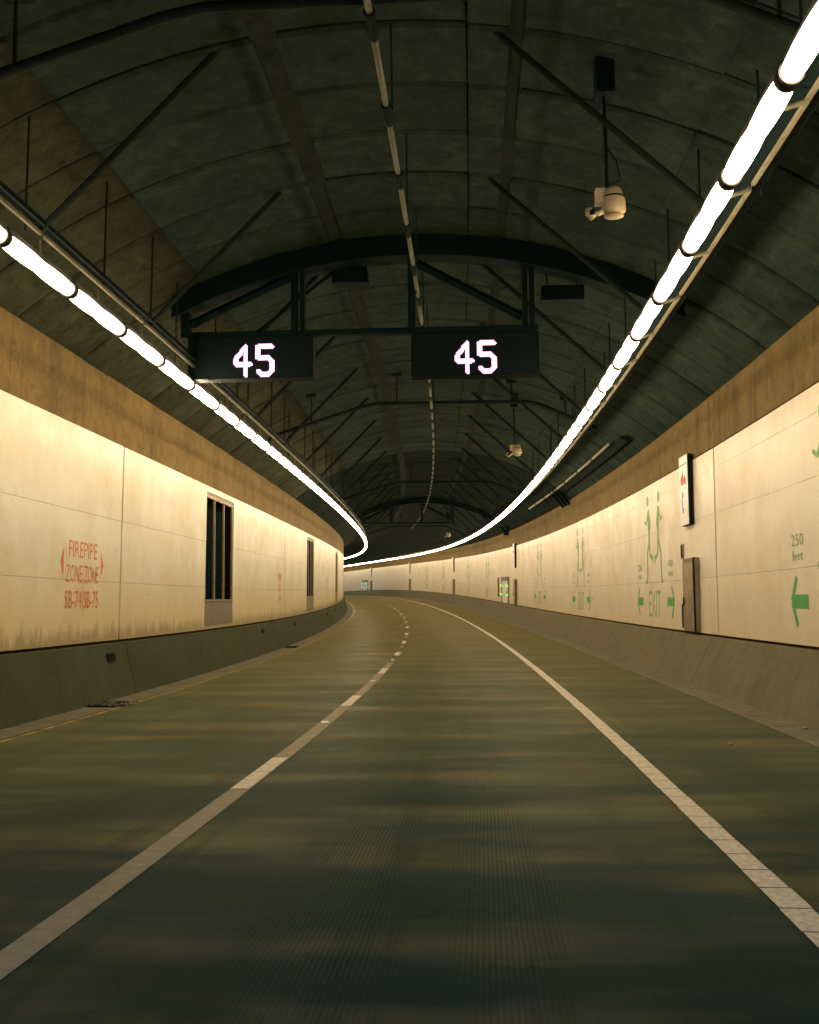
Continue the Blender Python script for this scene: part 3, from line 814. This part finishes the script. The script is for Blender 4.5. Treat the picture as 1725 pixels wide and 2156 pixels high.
def text(mb, side, s0, body, u, h, height, width=None):
    cu = bpy.data.curves.new('lettering', 'FONT'); cu.body = body; cu.size = 1.0; cu.resolution_u = 2
    o = bpy.data.objects.new('lettering', cu); col.objects.link(o)
    dg = bpy.context.evaluated_depsgraph_get()
    me = bpy.data.meshes.new_from_object(o.evaluated_get(dg))
    xs = [v.co.x for v in me.vertices]; ys = [v.co.y for v in me.vertices]
    x0, x1, y0, y1 = min(xs), max(xs), min(ys), max(ys)
    sy = height/(y1-y0); sx = (width/(x1-x0)) if width else sy
    wd = (x1-x0)*sx
    _lay[0] = (_lay[0]+1) % 7
    n0 = len(mb.v)
    for v in me.vertices: mb.v.append(wallpt(side, s0, u - wd/2 + (v.co.x-x0)*sx, h + (v.co.y-y0)*sy, .0006*_lay[0]))
    for p in me.polygons: mb.f.append(tuple(n0+i for i in p.vertices)); mb.uv.append([(0, 0)]*len(p.vertices))
    bpy.data.objects.remove(o); bpy.data.curves.remove(cu); bpy.data.meshes.remove(me)
def painted(name, lab, cat, side, s0, group=None):
    e = bpy.data.objects.new(name, None); col.objects.link(e); e.location = wallpt(side, s0, 0, .95, 0)
    return tag(e, lab, cat, group)

# red stencils on the left wall
def red_sign(s0, rows, lab, tri=True):
    e = painted('wall_stencil', lab, 'stencil', -1, s0, 'red stencils on the left wall')
    for body, h, ht, wd, u in rows:
        mb = MB(); text(mb, -1, s0, body, u, h, ht, wd); wchild(e, 'lettering', mb, 'red_paint')
    if tri:
        for q in (-1, 1):
            mb = MB(); paint_poly(mb, -1, s0, [(q*.80, 1.93), (q*.92, 2.14), (q*.80, 2.35)]); wchild(e, 'arrow', mb, 'red_paint')
        mb = MB(); stroke(mb, -1, s0, (0.02, 1.40), (.02, 2.16), .014); wchild(e, 'divider', mb, 'red_paint')
red_sign(15.78, [('FIREPIPE', 2.22, .245, 1.20, 0), ('ZONE', 1.84, .27, .66, -.36), ('ZONE', 1.84, .27, .62, .37), ('SB-74', 1.45, .27, .68, -.37), ('SB-75', 1.45, .27, .64, .38)], 'red stencil reading FIREPIPE ZONE with side arrows on the left wall')
red_sign(35.0, [('FIREPIPE', 2.20, .22, 1.0, 0), ('ZONE', 1.83, .25, .6, 0), ('SB-75', 1.45, .25, .66, 0)], 'fainter red stencil between the first and second louvre', False)
red_sign(54.0, [('FIREPIPE', 2.20, .22, 1.0, 0), ('ZONE', 1.83, .25, .6, 0), ('SB-76', 1.45, .25, .66, 0)], 'distant faint red stencil between the second and third louvre', False)

# green exit pictograms on the right wall
def man(mb, s0, uc, q):
    """running figure heading outward (q = -1 left, +1 right); 2.1 m tall"""
    S = lambda a, b, w0, w1=None: stroke(mb, 1, s0, (uc+q*a[0], a[1]+1.86), (uc+q*b[0], b[1]+1.86), w0, w1)
    disc(mb, 1, s0, (uc+q*.06, 1.86+1.98), .13)
    S((.02, 1.76), (-.06, 1.00), .24, .17)
    S((.04, 1.72), (.28, 1.42), .09, .08); S((.27, 1.44), (.46, 1.52), .08, .06)
    S((-.02, 1.72), (-.22, 1.42), .09, .08); S((-.22, 1.44), (-.10, 1.20), .08, .06)
    S((-.06, 1.04), (.20, .70), .14, .11); S((.19, .74), (.24, .10), .11, .09); S((.22, .05), (.40, .05), .08)
    S((-.06, 1.04), (-.14, .66), .14, .11); S((-.12, .68), (-.46, .58), .11, .09); S((-.46, .66), (-.46, .48), .08)
def arrow(mb, s0, uc, q):
    S = lambda a, b, w: stroke(mb, 1, s0, (uc+q*a[0], a[1]+1.45), (uc+q*b[0], b[1]+1.45), w)
    S((-.32, 0), (.30, 0), .19); S((.36, .0), (.14, .33), .10); S((.36, 0), (.14, -.33), .10)
spots = [12.50, 24.45, 36.85, 49.05, 74.2, 86.5, 105.0, 118.0]
for k, s0 in enumerate(spots):
    labs = ['large green running-figure exit sign cut by the right edge of frame', 'green exit sign with two running figures left of the white cabinet sign', 'second-distance green exit sign with two running figures', 'third-distance faint green exit sign before the lit exit door', 'faint green exit sign just past the lit exit door', 'very faint green exit sign before the third white cabinet sign', 'barely visible green exit sign past the third white cabinet sign', 'farthest barely visible green exit sign on the right wall']
    e = painted('exit_pictogram', labs[k], 'exit sign', 1, s0, 'green exit signs on the right wall')
    near = k < 4
    for q in (-1, 1):
        mb = MB(); man(mb, s0, q*.58, q); wchild(e, 'running_figure', mb, 'green_faded')
        if near:
            mb = MB(); arrow(mb, s0, q*1.72, q); wchild(e, 'arrow', mb, 'green_paint')
            mb = MB(); text(mb, 1, s0, '250' if q < 0 else '400', q*1.78, 2.20, .16, .5); text(mb, 1, s0, 'feet', q*1.78, 2.0, .14, .46); wchild(e, 'lettering', mb, 'green_faded')
    mb = MB(); text(mb, 1, s0, 'EXIT', 0, 1.10, .60, 1.35); wchild(e, 'lettering', mb, 'green_faded')

# ------------------------------------------------------------------ emergency stations on the right wall
def station(s, lab1, lab2, full=True):
    # local frame at the wall: x away from the road, y along
    t = thing('cabinet_sign', lab1, 'sign', frame(s, RW, 2.96), 'white cabinet signs on the right wall')
    mb = MB(); mb.box(-.10, -.002, -.36, .36, 0, 1.38); child(t, 'case', mb, 'steel_black')
    mb = MB(); mb.box(-.112, -.1005, -.355, .355, .005, 1.375); face = child(t, 'face', mb, 'white_box')
    mb = MB(); mb.box(-.116, -.1125, -.34, .34, 1.19, 1.21); child(face, 'face_seam', mb, 'bottom_plate')
    # flame: two leaning tongues
    mb = MB()
    X = -.1135
    for pts in ([(.20, .80), (.24, .92), (.12, 1.02), (.06, 1.12), (-.02, .98), (-.08, .90), (.02, .80)], ):
        mb.quad([(X, y, z) for y, z in pts])
    mb.quad([(X-.0008, y, z) for y, z in [(-.06, .80), (-.22, .80), (-.24, .90), (-.12, 1.0), (-.04, .9)]])
    child(face, 'flame_symbol', mb, 'red_sym')
    mb = MB()   # telephone handset
    mb.quad([(X, y, z) for y, z in [(.10, .32), (.16, .32), (.20, .46), (.16, .58), (.10, .58), (.12, .46)]])
    mb.quad([(X-.0008, y, z) for y, z in [(.02, .56), (.12, .56), (.12, .66), (.02, .66)]])
    mb.quad([(X-.0008, y, z) for y, z in [(.02, .24), (.12, .24), (.12, .34), (.02, .34)]])
    child(face, 'telephone_symbol', mb, 'blue_sym')
    t = thing('wall_cabinet', lab2, 'cabinet', frame(s-.16, RW, .88), 'emergency cabinets on the right wall')
    mb = MB(); mb.box(-.085, -.002, -.52, .52, 0, 1.42); child(t, 'case', mb, 'bottom_plate')
    mb = MB(); mb.box(-.098, -.0855, -.44, .50, .02, 1.33); door = child(t, 'door', mb, 'stainless')
    mb = MB(); mb.box(-.11, -.0855, -.52, -.45, 0, 1.42); child(t, 'hinge_post', mb, 'steel_dark')
    mb = MB(); mb.box(-.115, -.0985, .40, .46, .50, .66); child(door, 'handle', mb, 'black')
    for a, b in ((.52, .03), (1.42, .02)):
        pass
    if full:
        for (h0, h1, w_) in ((2.32, 2.62, .09), (.92, 1.42, .12)):
            t = thing('wall_recess_box', 'small upper dark slot box left of the near steel cabinet' if h0 > 2 else 'small lower dark slot box left of the near steel cabinet', 'box', frame(s+.70, RW, h0), 'dark slot boxes')
            mb = MB(); mb.box(-.03, -.002, -w_, w_, 0, h1-h0); child(t, 'rim', mb, 'louvre')
            mb = MB(); mb.box(-.036, -.0305, -w_+.025, w_-.025, .025, h1-h0-.025); child(t, 'slot', mb, 'steel_dark')
station(20.72, 'tall white cabinet sign with red and blue symbols, nearest on the right wall', 'steel emergency cabinet below the nearest white cabinet sign')
station(59.0, 'second white cabinet sign on the right wall beside the exit door', 'brown steel emergency cabinet beside the lit exit door', False)
station(96.9, 'third white cabinet sign along the right wall', 'narrow brown cabinet under the third white cabinet sign', False)
station(131.6, 'fourth white cabinet sign along the right wall', 'narrow brown cabinet under the fourth white cabinet sign', False)
station(161.5, 'farthest white cabinet sign before the bend', 'narrow brown cabinet under the farthest white cabinet sign', False)

# exit doors
def exitdoor(s, w2, lab):
    t = thing('exit_door', lab, 'door', frame(s, RW, .87), 'lit exit doors in the right wall')
    def bx(name, mat, *a):
        mb = MB(); mb.box(*a); return child(t, name, mb, mat)
    leaf = bx('leaf', 'white_box', -.04, -.003, -w2+.16, w2-.16, 0, 1.36)
    bx('lintel', 'bottom_plate', -.10, -.003, -w2, w2, 1.37, 1.60)
    for q in (-1, 1):
        bx('door_post', 'stainless', -.09, -.003, q*w2-(.14 if q > 0 else 0), q*w2+(.14 if q < 0 else 0), 0, 1.365)
        for z in (.52, 1.06):
            mb = MB(); mb.box(-.14, -.0905, q*(w2-.07)-.11, q*(w2-.07)+.11, z-.055, z+.055); child(t, 'green_light', mb, 'green_led')
    mb = MB(); mb.box(-.07, -.0405, -.9, -.7, .55, .72); child(leaf, 'handle', mb, 'steel_dark')
exitdoor(63.9, 1.7, 'white exit door framed by four green lights on the right wall')
exitdoor(166.0, 1.8, 'distant exit door glowing green at the far bend')
t = thing('wall_post', 'slim brown post on the right wall past the lit exit door', 'post', frame(67.65, RW, 1.2))
mb = MB(); mb.box(-.06, -.003, -.2, .2, 0, 1.26); child(t, 'body', mb, 'stainless')
mb = MB(); mb.box(-.07, -.0605, -.17, -.12, .03, 1.23); child(t, 'hinge_post', mb, 'steel_dark')
